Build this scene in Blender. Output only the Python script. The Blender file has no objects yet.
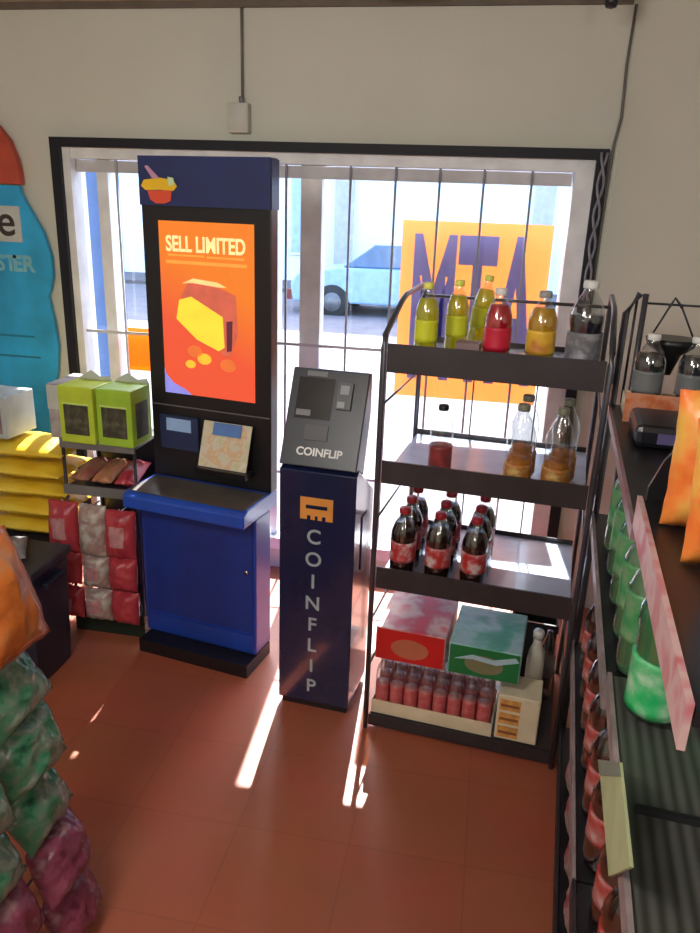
import bpy, math, random
from mathutils import Vector, Matrix, noise
random.seed(7)
C = bpy.context.scene.collection
S = bpy.context.scene
R = math.radians
PI = math.pi

# ------------------------------------------------------------------ camera
pitch, yaw, roll = R(19), R(10), R(2.1)
fw = Vector((-math.sin(yaw)*math.cos(pitch), math.cos(yaw)*math.cos(pitch), -math.sin(pitch)))
r0 = Vector((math.cos(yaw), math.sin(yaw), 0)); u0 = r0.cross(fw)
rt = r0*math.cos(roll) + u0*math.sin(roll); up = rt.cross(fw)
cam = bpy.data.cameras.new('camera'); cam.sensor_fit = 'VERTICAL'; cam.sensor_height = 36; cam.lens = 750/933*36
cam.clip_start = .02
co = bpy.data.objects.new('camera', cam); C.objects.link(co)
M = Matrix((rt, up, -fw)).transposed().to_4x4(); M.translation = Vector((0, 0, 1.75)); co.matrix_world = M
S.camera = co
# ------------------------------------------------------------------ view, sky, sun, lamps
S.view_settings.view_transform = 'Standard'; S.view_settings.look = 'None'
S.view_settings.exposure = 0.0; S.view_settings.gamma = 1.0; S.view_settings.use_curve_mapping = False
w = bpy.data.worlds.new('sky'); S.world = w; w.use_nodes = True
nt = w.node_tree; bg = nt.nodes['Background']
sky = nt.nodes.new('ShaderNodeTexSky'); sky.sky_type = 'NISHITA'; sky.sun_disc = False
sky.sun_elevation = R(52); sky.sun_rotation = R(-10); sky.air_density = 1.2; sky.dust_density = 2.0
nt.links.new(sky.outputs[0], bg.inputs[0]); bg.inputs[1].default_value = 1.15
sun = bpy.data.lights.new('sun', 'SUN'); sun.energy = 26.0; sun.angle = R(.6); sun.color = (1, .95, .88)
so = bpy.data.objects.new('sun', sun); C.objects.link(so)
sd = Vector((.07*math.cos(R(49.5)), -.9975*math.cos(R(49.5)), -math.sin(R(49.5))))
so.rotation_euler = sd.to_track_quat('-Z', 'Y').to_euler(); so.location = (-1, 8, 8)
def lamp(loc, e, col=(1, .975, .90)):
    l = bpy.data.lights.new('ceiling_lamp', 'POINT'); l.shadow_soft_size = .22; l.energy = e; l.color = col
    o = bpy.data.objects.new('ceiling_lamp', l); C.objects.link(o); o.location = loc; return o
lamp((-.9, .3, 2.24), 60)
lamp((-1.0, -1.9, 2.24), 60)
lamp((.9, -1.2, 2.24), 40)

# ------------------------------------------------------------------ materials
def principled(name):
    m = bpy.data.materials.new(name); m.use_nodes = True
    return m, m.node_tree, m.node_tree.nodes['Principled BSDF']
_mc = {}
def mat(name, col, rough=.5, metal=0, var=.12, scale=9, emit=0, trans=0, bump=0, coat=0):
    if name in _mc: return _mc[name]
    m, t, b = principled(name)
    tc = t.nodes.new('ShaderNodeTexCoord'); n = t.nodes.new('ShaderNodeTexNoise')
    n.inputs['Scale'].default_value = scale; n.inputs['Detail'].default_value = 4
    t.links.new(tc.outputs['Object'], n.inputs['Vector'])
    rp = t.nodes.new('ShaderNodeValToRGB')
    rp.color_ramp.elements[0].position = .3; rp.color_ramp.elements[1].position = .7
    rp.color_ramp.elements[0].color = (*[max(0, c*(1-var)) for c in col], 1)
    rp.color_ramp.elements[1].color = (*[min(1, c*(1+var)) for c in col], 1)
    t.links.new(n.outputs['Fac'], rp.inputs[0]); t.links.new(rp.outputs[0], b.inputs['Base Color'])
    b.inputs['Roughness'].default_value = rough; b.inputs['Metallic'].default_value = metal
    if trans: b.inputs['Transmission Weight'].default_value = trans; b.inputs['IOR'].default_value = 1.2
    if coat: b.inputs['Coat Weight'].default_value = coat; b.inputs['Coat Roughness'].default_value = .08
    if emit:
        t.links.new(rp.outputs[0], b.inputs['Emission Color']); b.inputs['Emission Strength'].default_value = emit
    if bump:
        bp = t.nodes.new('ShaderNodeBump'); bp.inputs['Strength'].default_value = bump; bp.inputs['Distance'].default_value = .01
        t.links.new(n.outputs['Fac'], bp.inputs['Height']); t.links.new(bp.outputs[0], b.inputs['Normal'])
    _mc[name] = m; return m
def mat2(name, cols, scale=8, rough=.35, bump=.3, stops=None):
    """printed film: several colours in irregular patches"""
    if name in _mc: return _mc[name]
    m, t, b = principled(name)
    tc = t.nodes.new('ShaderNodeTexCoord'); n = t.nodes.new('ShaderNodeTexNoise'); n.inputs['Scale'].default_value = scale
    n.inputs['Detail'].default_value = 3; n.inputs['Distortion'].default_value = .2
    t.links.new(tc.outputs['Object'], n.inputs['Vector'])
    rp = t.nodes.new('ShaderNodeValToRGB'); rp.color_ramp.interpolation = 'B_SPLINE'
    k = len(cols); stops = stops or [.30 + .40*i/(k-1) for i in range(k)]
    el = rp.color_ramp.elements
    el[0].position = stops[0]; el[0].color = (*cols[0], 1); el[1].position = stops[1] if k > 1 else 1; el[1].color = (*cols[min(1, k-1)], 1)
    for i in range(2, k):
        e = el.new(stops[i]); e.color = (*cols[i], 1)
    t.links.new(n.outputs['Fac'], rp.inputs[0]); t.links.new(rp.outputs[0], b.inputs['Base Color'])
    b.inputs['Roughness'].default_value = rough
    n2 = t.nodes.new('ShaderNodeTexNoise'); n2.inputs['Scale'].default_value = 28; t.links.new(tc.outputs['Object'], n2.inputs['Vector'])
    bp = t.nodes.new('ShaderNodeBump'); bp.inputs['Strength'].default_value = bump; bp.inputs['Distance'].default_value = .012
    t.links.new(n2.outputs['Fac'], bp.inputs['Height']); t.links.new(bp.outputs[0], b.inputs['Normal'])
    _mc[name] = m; return m
def clear(name, col=(1, 1, 1), alpha=.8, rough=.05):
    if name in _mc: return _mc[name]
    m = bpy.data.materials.new(name); m.use_nodes = True; t = m.node_tree; t.nodes.clear()
    out = t.nodes.new('ShaderNodeOutputMaterial'); mx = t.nodes.new('ShaderNodeMixShader')
    tr = t.nodes.new('ShaderNodeBsdfTransparent'); tr.inputs[0].default_value = (*col, 1)
    gl = t.nodes.new('ShaderNodeBsdfGlossy'); gl.inputs['Roughness'].default_value = rough
    lw = t.nodes.new('ShaderNodeLayerWeight'); fr = t.nodes.new('ShaderNodeMath'); fr.operation = 'POWER'; fr.inputs[1].default_value = 4; t.links.new(lw.outputs['Facing'], fr.inputs[0])
    mt = t.nodes.new('ShaderNodeMath'); mt.operation = 'ADD'; mt.inputs[1].default_value = 1-alpha; mt.use_clamp = True
    t.links.new(fr.outputs[0], mt.inputs[0]); t.links.new(mt.outputs[0], mx.inputs[0])
    t.links.new(tr.outputs[0], mx.inputs[1]); t.links.new(gl.outputs[0], mx.inputs[2]); t.links.new(mx.outputs[0], out.inputs[0])
    _mc[name] = m; return m
def tinted(name, col, a=.55):
    """coloured liquid or film that lets light through"""
    if name in _mc: return _mc[name]
    m = bpy.data.materials.new(name); m.use_nodes = True; t = m.node_tree; b = t.nodes['Principled BSDF']
    out = t.nodes['Material Output']
    b.inputs['Base Color'].default_value = (*col, 1); b.inputs['Roughness'].default_value = .15
    tl = t.nodes.new('ShaderNodeBsdfTranslucent'); tl.inputs[0].default_value = (*col, 1)
    tr = t.nodes.new('ShaderNodeBsdfTransparent'); tr.inputs[0].default_value = (*col, 1)
    m1 = t.nodes.new('ShaderNodeMixShader'); m2 = t.nodes.new('ShaderNodeMixShader')
    m1.inputs[0].default_value = .5; t.links.new(tl.outputs[0], m1.inputs[1]); t.links.new(tr.outputs[0], m1.inputs[2])
    m2.inputs[0].default_value = a; t.links.new(b.outputs[0], m2.inputs[1]); t.links.new(m1.outputs[0], m2.inputs[2])
    t.links.new(m2.outputs[0], out.inputs[0]); _mc[name] = m; return m

WALLP = mat('wall_paint', (.60, .595, .52), .75, var=.035, scale=2.2, bump=.05)
BLACK = mat('black_metal', (.012, .012, .02), .45)
DARK = mat('dark_shelf_metal', (.028, .022, .026), .45, var=.25)
GREYM = mat('grey_metal', (.2, .2, .21), .4, .3)
CHROME = mat('chrome', (.55, .55, .6), .25, 1)
DECK = mat('pale_deck_enamel', (.38, .43, .54), .2, var=.1)
WHITEF = mat('white_frame', (.75, .76, .78), .45)
NAVY = mat('navy_paint', (.012, .022, .12), .35, coat=.3)
BLUE = mat('royal_blue_paint', (.012, .05, .36), .4, coat=.2)
BPL = mat('black_plastic', (.01, .009, .012), .35)
WHITE = mat('white_print', (.8, .8, .8), .5)
CREAM = mat('cream_card', (.72, .62, .44), .6)
RED = mat('red_print', (.55, .02, .02), .4)
CLEAR = clear('clear_plastic', (.93, .96, .97), .82, .08)

# ------------------------------------------------------------------ geometry helpers
class MB:
    def __init__(s): s.v = []; s.f = []; s.mi = []; s.cur = 0; s.smooth = False; s.sm = []
    def add(s, vs, fs, smooth=False):
        b = len(s.v); s.v += [tuple(v) for v in vs]
        for f in fs: s.f.append([b+i for i in f]); s.sm.append(smooth)
        return s
    def box(s, x0, x1, y0, y1, z0, z1):
        v = [(x, y, z) for z in (z0, z1) for y in (y0, y1) for x in (x0, x1)]
        return s.add(v, [(0, 2, 3, 1), (4, 5, 7, 6), (0, 1, 5, 4), (2, 6, 7, 3), (0, 4, 6, 2), (1, 3, 7, 5)])
    def prism(s, pts, a0, a1, axis='x'):
        """pts: 2D outline; extruded along axis from a0 to a1. axis x: pts=(y,z); y: pts=(x,z); z: pts=(x,y)"""
        n = len(pts)
        def P(p, a): return {'x': (a, p[0], p[1]), 'y': (p[0], a, p[1]), 'z': (p[0], p[1], a)}[axis]
        v = [P(p, a0) for p in pts] + [P(p, a1) for p in pts]
        return s.add(v, [tuple(range(n))[::-1], tuple(range(n, 2*n))] + [(i, (i+1) % n, n+(i+1) % n, n+i) for i in range(n)])
    def tube(s, pts, r, seg=8):
        pts = [Vector(p) for p in pts]; rings = []
        for i, p in enumerate(pts):
            d = (pts[min(i+1, len(pts)-1)] - pts[max(i-1, 0)]).normalized()
            a = d.cross(Vector((0, 0, 1)))
            if a.length < .05: a = d.cross(Vector((1, 0, 0)))
            a.normalize(); b = d.cross(a)
            rings.append([p + (a*math.cos(2*PI*k/seg) + b*math.sin(2*PI*k/seg))*r for k in range(seg)])
        v = [q for g in rings for q in g]; f = []
        for i in range(len(pts)-1):
            for k in range(seg): f.append((i*seg+k, i*seg+(k+1) % seg, (i+1)*seg+(k+1) % seg, (i+1)*seg+k))
        f.append(tuple(range(seg))[::-1]); f.append(tuple(len(v)-seg+k for k in range(seg)))
        return s.add(v, f, True)
    def lathe(s, prof, seg=20, cx=0, cy=0):
        v = []; f = []
        for (r, z) in prof:
            for k in range(seg): v.append((cx+max(r, .0005)*math.cos(2*PI*k/seg), cy+max(r, .0005)*math.sin(2*PI*k/seg), z))
        for i in range(len(prof)-1):
            for k in range(seg): f.append((i*seg+k, i*seg+(k+1) % seg, (i+1)*seg+(k+1) % seg, (i+1)*seg+k))
        f.append(tuple(range(seg))[::-1]); f.append(tuple((len(prof)-1)*seg+k for k in range(seg)))
        return s.add(v, f, True)
    def mesh(s, name):
        m = bpy.data.meshes.new(name); m.from_pydata(s.v, [], s.f)
        for p, sm in zip(m.polygons, s.sm): p.use_smooth = sm
        m.update(); return m
def put(name, me, m=None, parent=None, bev=0):
    if isinstance(me, MB): me = me.mesh(name)
    if m and not me.materials: me.materials.append(m)
    o = bpy.data.objects.new(name, me); C.objects.link(o)
    if parent: o.parent = parent
    if bev:
        b = o.modifiers.new('bevel', 'BEVEL'); b.width = bev; b.segments = 2; b.limit_method = 'ANGLE'
    return o
def tag(o, label, cat, group=None):
    o['label'] = label; o['category'] = cat
    if group: o['group'] = group
    return o
def thing(name, label, cat, loc=(0, 0, 0), rz=0, group=None):
    o = bpy.data.objects.new(name, None); C.objects.link(o); o.empty_display_size = .1
    o.location = loc; o.rotation_euler = (0, 0, R(rz)); return tag(o, label, cat, group)
def struct(name, mb, m, parent=None):
    o = put(name, mb, m, parent)
    if not parent: o['kind'] = 'structure'
    return o
def text(body, size, parent, m, loc, rot=(90, 0, 0), name='lettering', ext=.001, align='CENTER', sx=1, bold=0):
    cu = bpy.data.curves.new('t', 'FONT'); cu.body = body; cu.size = size; cu.extrude = ext; cu.align_x = align; cu.align_y = 'CENTER'; cu.offset = bold
    t = bpy.data.objects.new('t', cu); C.objects.link(t)
    bpy.context.view_layer.update()
    me = bpy.data.meshes.new_from_object(t); bpy.data.objects.remove(t); me.materials.clear(); me.materials.append(m)
    o = bpy.data.objects.new(name, me); C.objects.link(o); o.parent = parent; o.location = loc
    o.rotation_euler = [R(a) for a in rot]; o.scale = (sx, 1, 1); return o
ORD = ['first', 'second', 'third', 'fourth', 'fifth', 'sixth', 'seventh', 'eighth', 'ninth', 'tenth']

# ------------------------------------------------------------------ the room
m, t, b = principled('quarry_tile')
tc = t.nodes.new('ShaderNodeTexCoord'); mp = t.nodes.new('ShaderNodeMapping'); mp.inputs['Location'].default_value = (.26, 2.0, 0)
br = t.nodes.new('ShaderNodeTexBrick'); br.offset = 0; br.inputs['Scale'].default_value = 1
br.inputs['Brick Width'].default_value = .335; br.inputs['Row Height'].default_value = .335
br.inputs['Mortar Size'].default_value = .003; br.inputs['Mortar Smooth'].default_value = .6
br.inputs['Color1'].default_value = (.36, .098, .05, 1); br.inputs['Color2'].default_value = (.345, .092, .047, 1); br.inputs['Mortar'].default_value = (.285, .078, .042, 1)
nz = t.nodes.new('ShaderNodeTexNoise'); nz.inputs['Scale'].default_value = 3; nz.inputs['Detail'].default_value = 6
mx = t.nodes.new('ShaderNodeMixRGB'); mx.blend_type = 'OVERLAY'; mx.inputs[0].default_value = .25
t.links.new(tc.outputs['Object'], mp.inputs[0]); t.links.new(mp.outputs[0], br.inputs['Vector']); t.links.new(tc.outputs['Object'], nz.inputs['Vector'])
t.links.new(br.outputs['Color'], mx.inputs[1]); t.links.new(nz.outputs['Color'], mx.inputs[2]); t.links.new(mx.outputs[0], b.inputs['Base Color'])
bp = t.nodes.new('ShaderNodeBump'); bp.inputs['Strength'].default_value = .12; bp.inputs['Distance'].default_value = .004
t.links.new(nz.outputs['Fac'], bp.inputs['Height']); t.links.new(bp.outputs[0], b.inputs['Normal'])
b.inputs['Roughness'].default_value = .42
FLOORM = m
WX0, WX1, WZ0, WZ1, WY, WT = -1.96, .36, .10, 1.965, 3.35, .16
struct('floor', MB().box(-3.2, 2.6, -3.4, WY, -.06, 0), FLOORM)
struct('ceiling', MB().box(-3.2, 2.6, -3.4, WY+WT, 2.53, 2.6), mat('ceiling_board', (.42, .39, .34), .8, var=.08, scale=5))
g = MB()
g.box(-3.2, WX0, WY, WY+WT, -.06, 2.53); g.box(WX1, .44, WY, WY+WT, -.06, 2.53)
g.box(WX0, WX1, WY, WY+WT, WZ1, 2.53); g.box(WX0, WX1, WY, WY+WT, -.06, WZ0)
struct('wall_front', g, WALLP)
a = R(-18); ex, ey = .44+2.3*math.cos(a), WY+2.3*math.sin(a)
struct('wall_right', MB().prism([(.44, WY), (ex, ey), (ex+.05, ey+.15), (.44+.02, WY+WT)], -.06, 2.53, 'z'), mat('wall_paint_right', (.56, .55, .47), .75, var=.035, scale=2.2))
struct('wall_right_side', MB().box(2.6, 2.7, -3.4, 2.7, -.06, 2.53), WALLP)
struct('wall_left', MB().box(-3.3, -3.2, -3.4, WY+WT, -.06, 2.53), WALLP)
struct('wall_back', MB().box(-3.2, 2.6, -3.5, -3.4, -.06, 2.53), WALLP)
struct('trim_1', MB().box(-3.2, .42, WY-.02, WY, 2.505, 2.53), mat('brown_trim', (.13, .10, .075), .6))

# window: black outer trim, white frame, posts, panes, security bars
win = bpy.data.objects.new('window_1', None); C.objects.link(win); win['kind'] = 'structure'
g = MB(); g.box(-2.005, WX0, WY-.025, WY, .0, 2.005); g.box(WX1, .405, WY-.025, WY, .0, 2.005); g.box(WX0, WX1, WY-.025, WY, WZ1, 2.005)
put('outer_trim', g, mat('black_window_trim', (.003, .003, .010), .65), win)
g = MB(); y0, y1 = WY+.05, WY+.13
g.box(WX0, WX0+.035, WY, y1, WZ0, WZ1); g.box(WX1-.075, WX1, WY, y1, WZ0, WZ1); g.box(WX0, WX1, WY+.01, y1, WZ1-.045, WZ1); g.box(WX0, WX1, WY, y1, WZ0, WZ0+.06)
put('frame', g, WHITEF, win)
for x, wd in ((-1.80, .055), (-.985, .035), (-.815, .095)):
    put('mullion', MB().box(x-wd/2, x+wd/2, y0, y1, WZ0+.06, WZ1-.045), WHITEF, win)
put('header_rail', MB().box(WX0+.04, WX1-.08, y0-.006, y0+.03, WZ1-.10, WZ1-.05), mat('pale_grey_rail', (.5, .5, .52), .5), win)
GL = clear('window_glass', (.96, .98, 1), .97, .02)
for x0, x1 in ((WX0+.035, -1.8275), (-1.7725, -1.0025), (-.9675, -.8625), (-.7675, WX1-.075)):
    put('pane', MB().box(x0, x1, WY+.088, WY+.094, WZ0+.06, WZ1-.045), GL, win)
BAR = mat('bloomed_bar_paint', (.30, .32, .38), .5)  # bloom from the bright window put into the colour, so the bars are paler
for x in (-1.72, -1.56, -1.38, -1.20, -.925, -.64, -.445, -.258, -.075, .12):
    put('security_bar', MB().tube([(x, WY+.035, WZ0+.06), (x, WY+.035, WZ1-.045)], .0058, 6), BAR if x > -1 else mat('white_bar_paint', (.5, .51, .55), .5), win)
for z in (1.135, .5):
    put('cross_bar', MB().box(WX0+.035, WX1-.075, WY+.029, WY+.033, z, z+.014), mat('white_bar_paint', (.5, .51, .55), .5), win)

# ------------------------------------------------------------------ outside
struct('pavement', MB().box(-14, 12, WY+WT, 8.0, -.12, -.04), mat('concrete', (.15, .125, .13), .8, scale=3))
struct('road', MB().box(-24, 24, 8.0, 17, -.2, -.12), mat('worn_asphalt', (.22, .19, .2), .85, scale=3))
struct('far_pavement', MB().box(-24, 24, 17, 19, -.14, -.04), mat('concrete', (.5, .5, .5), .8))
bd = thing('building', 'pale rendered building across the street with blue tinted windows', 'building', (0, 19, -.59)); bd.scale = (1.31,)*3
put('wall', MB().box(-14, 10, 0, 5, 0, 7), mat('pale_render', (.84, .93, .97), .7, var=.05, scale=1.5), bd)
for x0, x1, z0, z1 in ((-2.3, -1.55, 2.5, 3.4), (-.6, .2, 2.5, 3.4), (1.2, 2.0, 2.5, 3.4), (-6.6, -5.8, 2.4, 3.4), (-8.5, -7.7, 2.4, 3.4), (-3.9, -3.5, .9, 3.1), (3, 3.9, .6, 2.2)):
    wn = put('window', MB().box(x0, x1, -.06, 0, z0, z1), WHITEF, bd)
    put('pane', MB().box(x0+.06, x1-.06, -.075, -.06, z0+.06, z1-.06), mat('tinted_pane', (.38, .52, .68), .3), wn)
put('cornice', MB().box(-14, 10, -.25, 0, 4.1, 4.35), mat('pale_render', (0, 0, 0)), bd)
put('door', MB().box(-5.2, -4.4, -.05, 0, 0, 2.1), mat('blue_door_paint', (.1, .2, .42), .5), bd)
for x in (-3.0, .6): put('pilaster', MB().box(x, x+.35, -.12, 0, 0, 4.1), mat('lilac_render', (.5, .5, .62), .7), bd)

car = thing('parked_car', 'blue car parked across the street outside the window', 'car', (-1.5, 14.5, -.2), 0)
prof = [(-2.1, .3), (-2.15, .62), (-2.0, .82), (-1.2, .95), (-.65, 1.36), (.95, 1.40), (1.6, 1.0), (2.1, .92), (2.18, .6), (2.1, .3)]
put('body', MB().prism([(-2.1, .3), (-2.15, .62), (-2.0, .82), (-1.2, .93), (1.6, .97), (2.1, .92), (2.18, .6), (2.1, .3)], -.85, .85, 'y'), mat('light_blue_car_paint', (.28, .45, .68), .3, coat=.5), car, .04)
put('cabin', MB().prism([(-1.2, .93), (-.62, 1.34), (.95, 1.36), (1.58, .97)], -.74, .74, 'y'), mat('car_glass', (.12, .2, .33), .1), car, .03)
put('roof', MB().prism([(-.7, 1.33), (-.6, 1.41), (.95, 1.43), (1.05, 1.35)], -.72, .72, 'y'), mat('sunlit_roof_paint', (.6, .66, .75), .3, coat=.5), car, .02)  # the car is blue; sun on its roof is put into a paler colour
for x in (-1.35, 1.35):
    for y in (-.78, .78):
        wh = put('wheel', MB().lathe([(.0, -.1), (.27, -.1), (.32, -.06), (.32, .06), (.27, .1), (0, .1)], 24), mat('tyre_rubber', (.03, .03, .03), .8), car)
        wh.location = (x, y, .32); wh.rotation_euler = (PI/2, 0, 0)
        h = put('hub_cap', MB().lathe([(.17, -.11), (.17, .11)], 18), GREYM, wh)
put('bumper', MB().box(-2.22, -2.08, -.8, .8, .32, .5), mat('dark_red_bumper', (.2, .03, .03), .5), car)
tag(put('blue_post', MB().box(-2.20, -1.975, 3.75, 3.91, -.04, 2.9), mat('sky_blue_paint', (.035, .10, .30), .4)), 'blue painted post outside the left end of the window', 'post')
tag(put('awning', MB().box(-3.4, 2.4, WY+WT, WY+WT+.12, 2.45, 2.6), mat('awning_grey', (.3, .3, .33), .6)), 'grey awning edge above the shop window outside', 'awning')

# ATM sign on the outer side of the glass, reversed as seen from inside
sg = thing('window_sign', 'orange sign with blue ATM letters hanging in the window behind the bottles', 'sign', (-.088, WY+.115, 1.31), 0)
m = tinted('orange_sign_film', (.9, .5, .22), .5)
put('sheet', MB().box(-.325, .325, 0, .006, -.39, .40), m, sg)
o = text('ATM', .44, sg, tinted('blue_letter_film', (.40, .43, .95), .3), (.0, -.004, -.015), (90, 0, 0), ext=.002, bold=.012)
o.scale = (-.62, 2.0, 1)
st = thing('window_sticker', 'orange and yellow sticker low in the left part of the window', 'sticker', (-1.66, WY+.086, 1.06), 0)
put('sheet', MB().box(-.09, .11, -.002, 0, -.11, .10), tinted('orange_film', (.9, .35, .03), .6), st)
put('yellow_panel', MB().box(-.085, .03, -.004, -.0025, -.09, .07), tinted('yellow_film', (.95, .7, .05), .6), st)

# ------------------------------------------------------------------ wall fittings
ob = thing('junction_box', 'white electrical box on the wall above the window', 'electrical box', (-1.115, WY, 2.09))
put('box', MB().box(-.045, .045, -.05, 0, -.055, .06), mat('offwhite_plastic', (.5, .49, .44), .5), ob, .004)
put('cover_plate', MB().box(-.038, .038, -.054, -.0502, -.048, .052), mat('offwhite_plastic', (.5, .5, .5)), ob)
put('connector', MB().tube([(.01, -.025, .06), (.01, -.025, .085)], .012), GREYM, ob)
tag(put('conduit', MB().tube([(-1.105, WY-.012, 2.176), (-1.105, WY-.012, 2.504)], .006), mat('dull_conduit', (.16, .15, .13), .5)), 'thin grey conduit running up from the white box', 'conduit')
tag(put('wall_cable', MB().tube([(.43, WY-.012, 2.504), (.425, WY-.012, 2.3), (.432, WY-.012, 2.12), (.418, WY-.012, 2.02), (.412, WY-.012, 1.7), (.414, WY-.012, 1.3)], .0055), mat('grey_cable', (.12, .12, .11), .5)), 'thin grey cable running down the wall corner beside the window', 'cable')
sc = thing('security_camera', 'small black camera hanging from the ceiling at top right', 'camera', (.31, 3.05, 2.53))
put('mount', MB().lathe([(.03, -.02), (.03, 0)], 16), BPL, sc)
put('camera_body', MB().lathe([(.001, -.105), (.018, -.1), (.024, -.085), (.024, -.02)], 16), BPL, sc)
tag(put('ceiling_vent', MB().box(-.52, -.32, 3.0, 3.12, 2.50, 2.53), mat('brown_vent', (.12, .09, .06), .6)), 'small brown vent plate on the ceiling', 'vent')

# twisted black strap hanging down the right trim
g = MB()
for k in range(2):
    g.tube([(.384+.012*math.cos(i*.8+k*PI), WY-.042+.008*math.sin(i*.8+k*PI), 1.99-i*.03) for i in range(20)], .0055, 6)
tag(put('beaded_cord', g, mat('pale_cord', (.22, .22, .26), .5)), 'twisted pale cord hanging over the right black window trim', 'cord')

# ------------------------------------------------------------------ sport drink cutout poster on the wall
po = thing('bottle_poster', 'giant blue sports drink bottle cutout with orange cap, left of window', 'poster', (-2.46, WY-.03, .5))
def half(pts): return pts + [(-x, z) for x, z in reversed(pts)]
Lp = [(.22, 0), (.33, .02), (.35, .12), (.37, .34), (.365, .5), (.345, .62), (.355, .70), (.335, .80), (.30, .80)]
body = [(.28, 0), (.31, .06), (.345, .24), (.40, .44), (.416, .57), (.407, .69), (.388, .80), (.405, .84), (.422, .90), (.422, .99), (.392, 1.096), (.35, 1.17), (.30, 1.262), (.295, 1.295)]
put('bottle_shape', MB().prism(half(body), -.012, .012, 'y'), mat('turquoise_print', (.025, .38, .72), .4, var=.25, scale=5), po)
put('cap', MB().prism(half([(.308, 1.30), (.306, 1.36), (.298, 1.41), (.27, 1.487), (.219, 1.548), (.12, 1.60)]), -.016, .016, 'y'), mat('orange_red_print', (.50, .07, .035), .45, var=.2), po)
put('label_panel', MB().box(-.26, .288, -.018, -.0125, 1.046, 1.205), mat('pale_grey_print', (.52, .55, .53), .5), po)
text('e', .20, po, mat('dark_brown_print', (.05, .03, .03), .5), (.215, -.019, 1.135), bold=.002)
text('ER', .10, po, mat('pale_blue_print', (.2, .5, .6), .5), (.28, -.0135, .945), bold=.004)
text('ST', .10, po, mat('pale_blue_print', (.2, .5, .6), .5), (.19, -.0135, .945), bold=.003)
put('waist_bands', MB().box(-.30, .30, -.014, -.0122, .60, .61).box(-.32, .32, -.014, -.0122, .50, .51), mat('deep_turquoise_print', (.01, .2, .36), .4), po)

# ------------------------------------------------------------------ lottery kiosk
kx = thing('lottery_kiosk', 'tall blue lottery vending kiosk with a lit orange screen', 'kiosk', (-1.251, 2.45, 0), -10)
put('plinth', MB().box(-.04, .455, .02, .22, 0, .055), BPL, kx)
g = put('base_cabinet', MB().box(-.055, .455, .10, .23, .055, .64), BLUE, kx, .008)
put('access_door', MB().box(-.035, .445, .094, .0995, .16, .62), mat('navy_door_paint', (.010, .036, .25), .4, coat=.2), kx)
put('kick_panel', MB().box(-.035, .445, .092, .0995, .075, .145), mat('royal_blue_paint', (0, 0, 0)), kx)
put('door_lock', MB().lathe([(.009, 0), (.009, .006)], 12, .42, 0), CHROME, kx).matrix_local = Matrix.Translation((0, .094, .42)) @ Matrix.Rotation(PI/2, 4, 'X')
put('counter', MB().prism([(0, .64), (0, .69), (.03, .705), (.275, .705), (.275, .64)], -.06, .46, 'x'), mat('counter_blue', (.015, .075, .48), .3, coat=.3), kx, .006)
put('counter_top', MB().box(-.045, .45, .02, .20, .7055, .709), mat('worn_brown_counter', (.10, .085, .075), .35, var=.3), kx)
up_ = put('upper_cabinet', MB().box(-.06, .46, .22, .275, .7055, 1.90), BPL, kx, .004)
put('header', MB().box(-.06, .46, .212, .2195, 1.735, 1.90), NAVY, kx)
put('side_panel', MB().box(.4602, .464, .22, .275, 1.735, 1.895), NAVY, kx)
# logo
Y = .2115
lg = put('logo', MB().prism([(-.035, 1.82), (.03, 1.828), (.085, 1.822), (.10, 1.80), (.085, 1.785), (.03, 1.788), (-.03, 1.786), (-.048, 1.80)], Y-.004, Y, 'y'), mat('yellow_print', (.9, .55, .02), .4), kx)
put('logo_ray', MB().prism([(-.03, 1.865), (-.018, 1.868), (.03, 1.826), (.0, 1.826)], Y-.004, Y, 'y'), mat('pink_print', (.6, .3, .45), .4), kx)
put('logo_bowl', MB().prism([(-.022, 1.785), (.078, 1.787), (.072, 1.752), (.045, 1.742), (.01, 1.742), (-.012, 1.755)], Y-.004, Y, 'y'), mat('coral_print', (.8, .09, .04), .4), kx)
put('logo_spark', MB().prism([(.065, 1.832), (.088, 1.828), (.092, 1.805), (.068, 1.803)], Y-.006, Y-.0042, 'y'), mat('pale_green_print', (.6, .8, .45), .4), kx)
# screen
m, t, b = principled('lit_screen')
tc = t.nodes.new('ShaderNodeTexCoord'); sp = t.nodes.new('ShaderNodeSeparateXYZ'); t.links.new(tc.outputs['Generated'], sp.inputs[0])
rp = t.nodes.new('ShaderNodeValToRGB'); rp.color_ramp.elements[0].position = .45; rp.color_ramp.elements[0].color = (.95, .10, .035, 1)
rp.color_ramp.elements[1].position = .85; rp.color_ramp.elements[1].color = (1, .23, .015, 1)
ad = t.nodes.new('ShaderNodeMath'); ad.operation = 'MULTIPLY_ADD'; ad.inputs[1].default_value = .28
t.links.new(sp.outputs['X'], ad.inputs[0]); t.links.new(sp.outputs['Z'], ad.inputs[2]); t.links.new(ad.outputs[0], rp.inputs[0])
t.links.new(rp.outputs[0], b.inputs['Emission Color']); b.inputs['Emission Strength'].default_value = .95
b.inputs['Base Color'].default_value = (.02, .02, .02, 1); b.inputs['Roughness'].default_value = .3
SX0, SX1, SZ0, SZ1, SY = .012, .396, 1.055, 1.685, .215
scn = put('screen', MB().box(SX0, SX1, SY, .2195, SZ0, SZ1), m, kx)
def em(n, c, e=.9): return mat(n, c, .4, emit=e, var=.1, scale=20)
def sflat(name, pts, mm, dy=.001): return put(name, MB().prism(pts, SY-dy-.001, SY-dy, 'y'), mm, scn)
sflat('corner_flash', [(SX0, SZ0), (.13, SZ0), (.10, 1.075), (.05, 1.095), (.02, 1.125), (SX0, 1.15)], em('lit_blue', (.25, .25, .75), .7))
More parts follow.
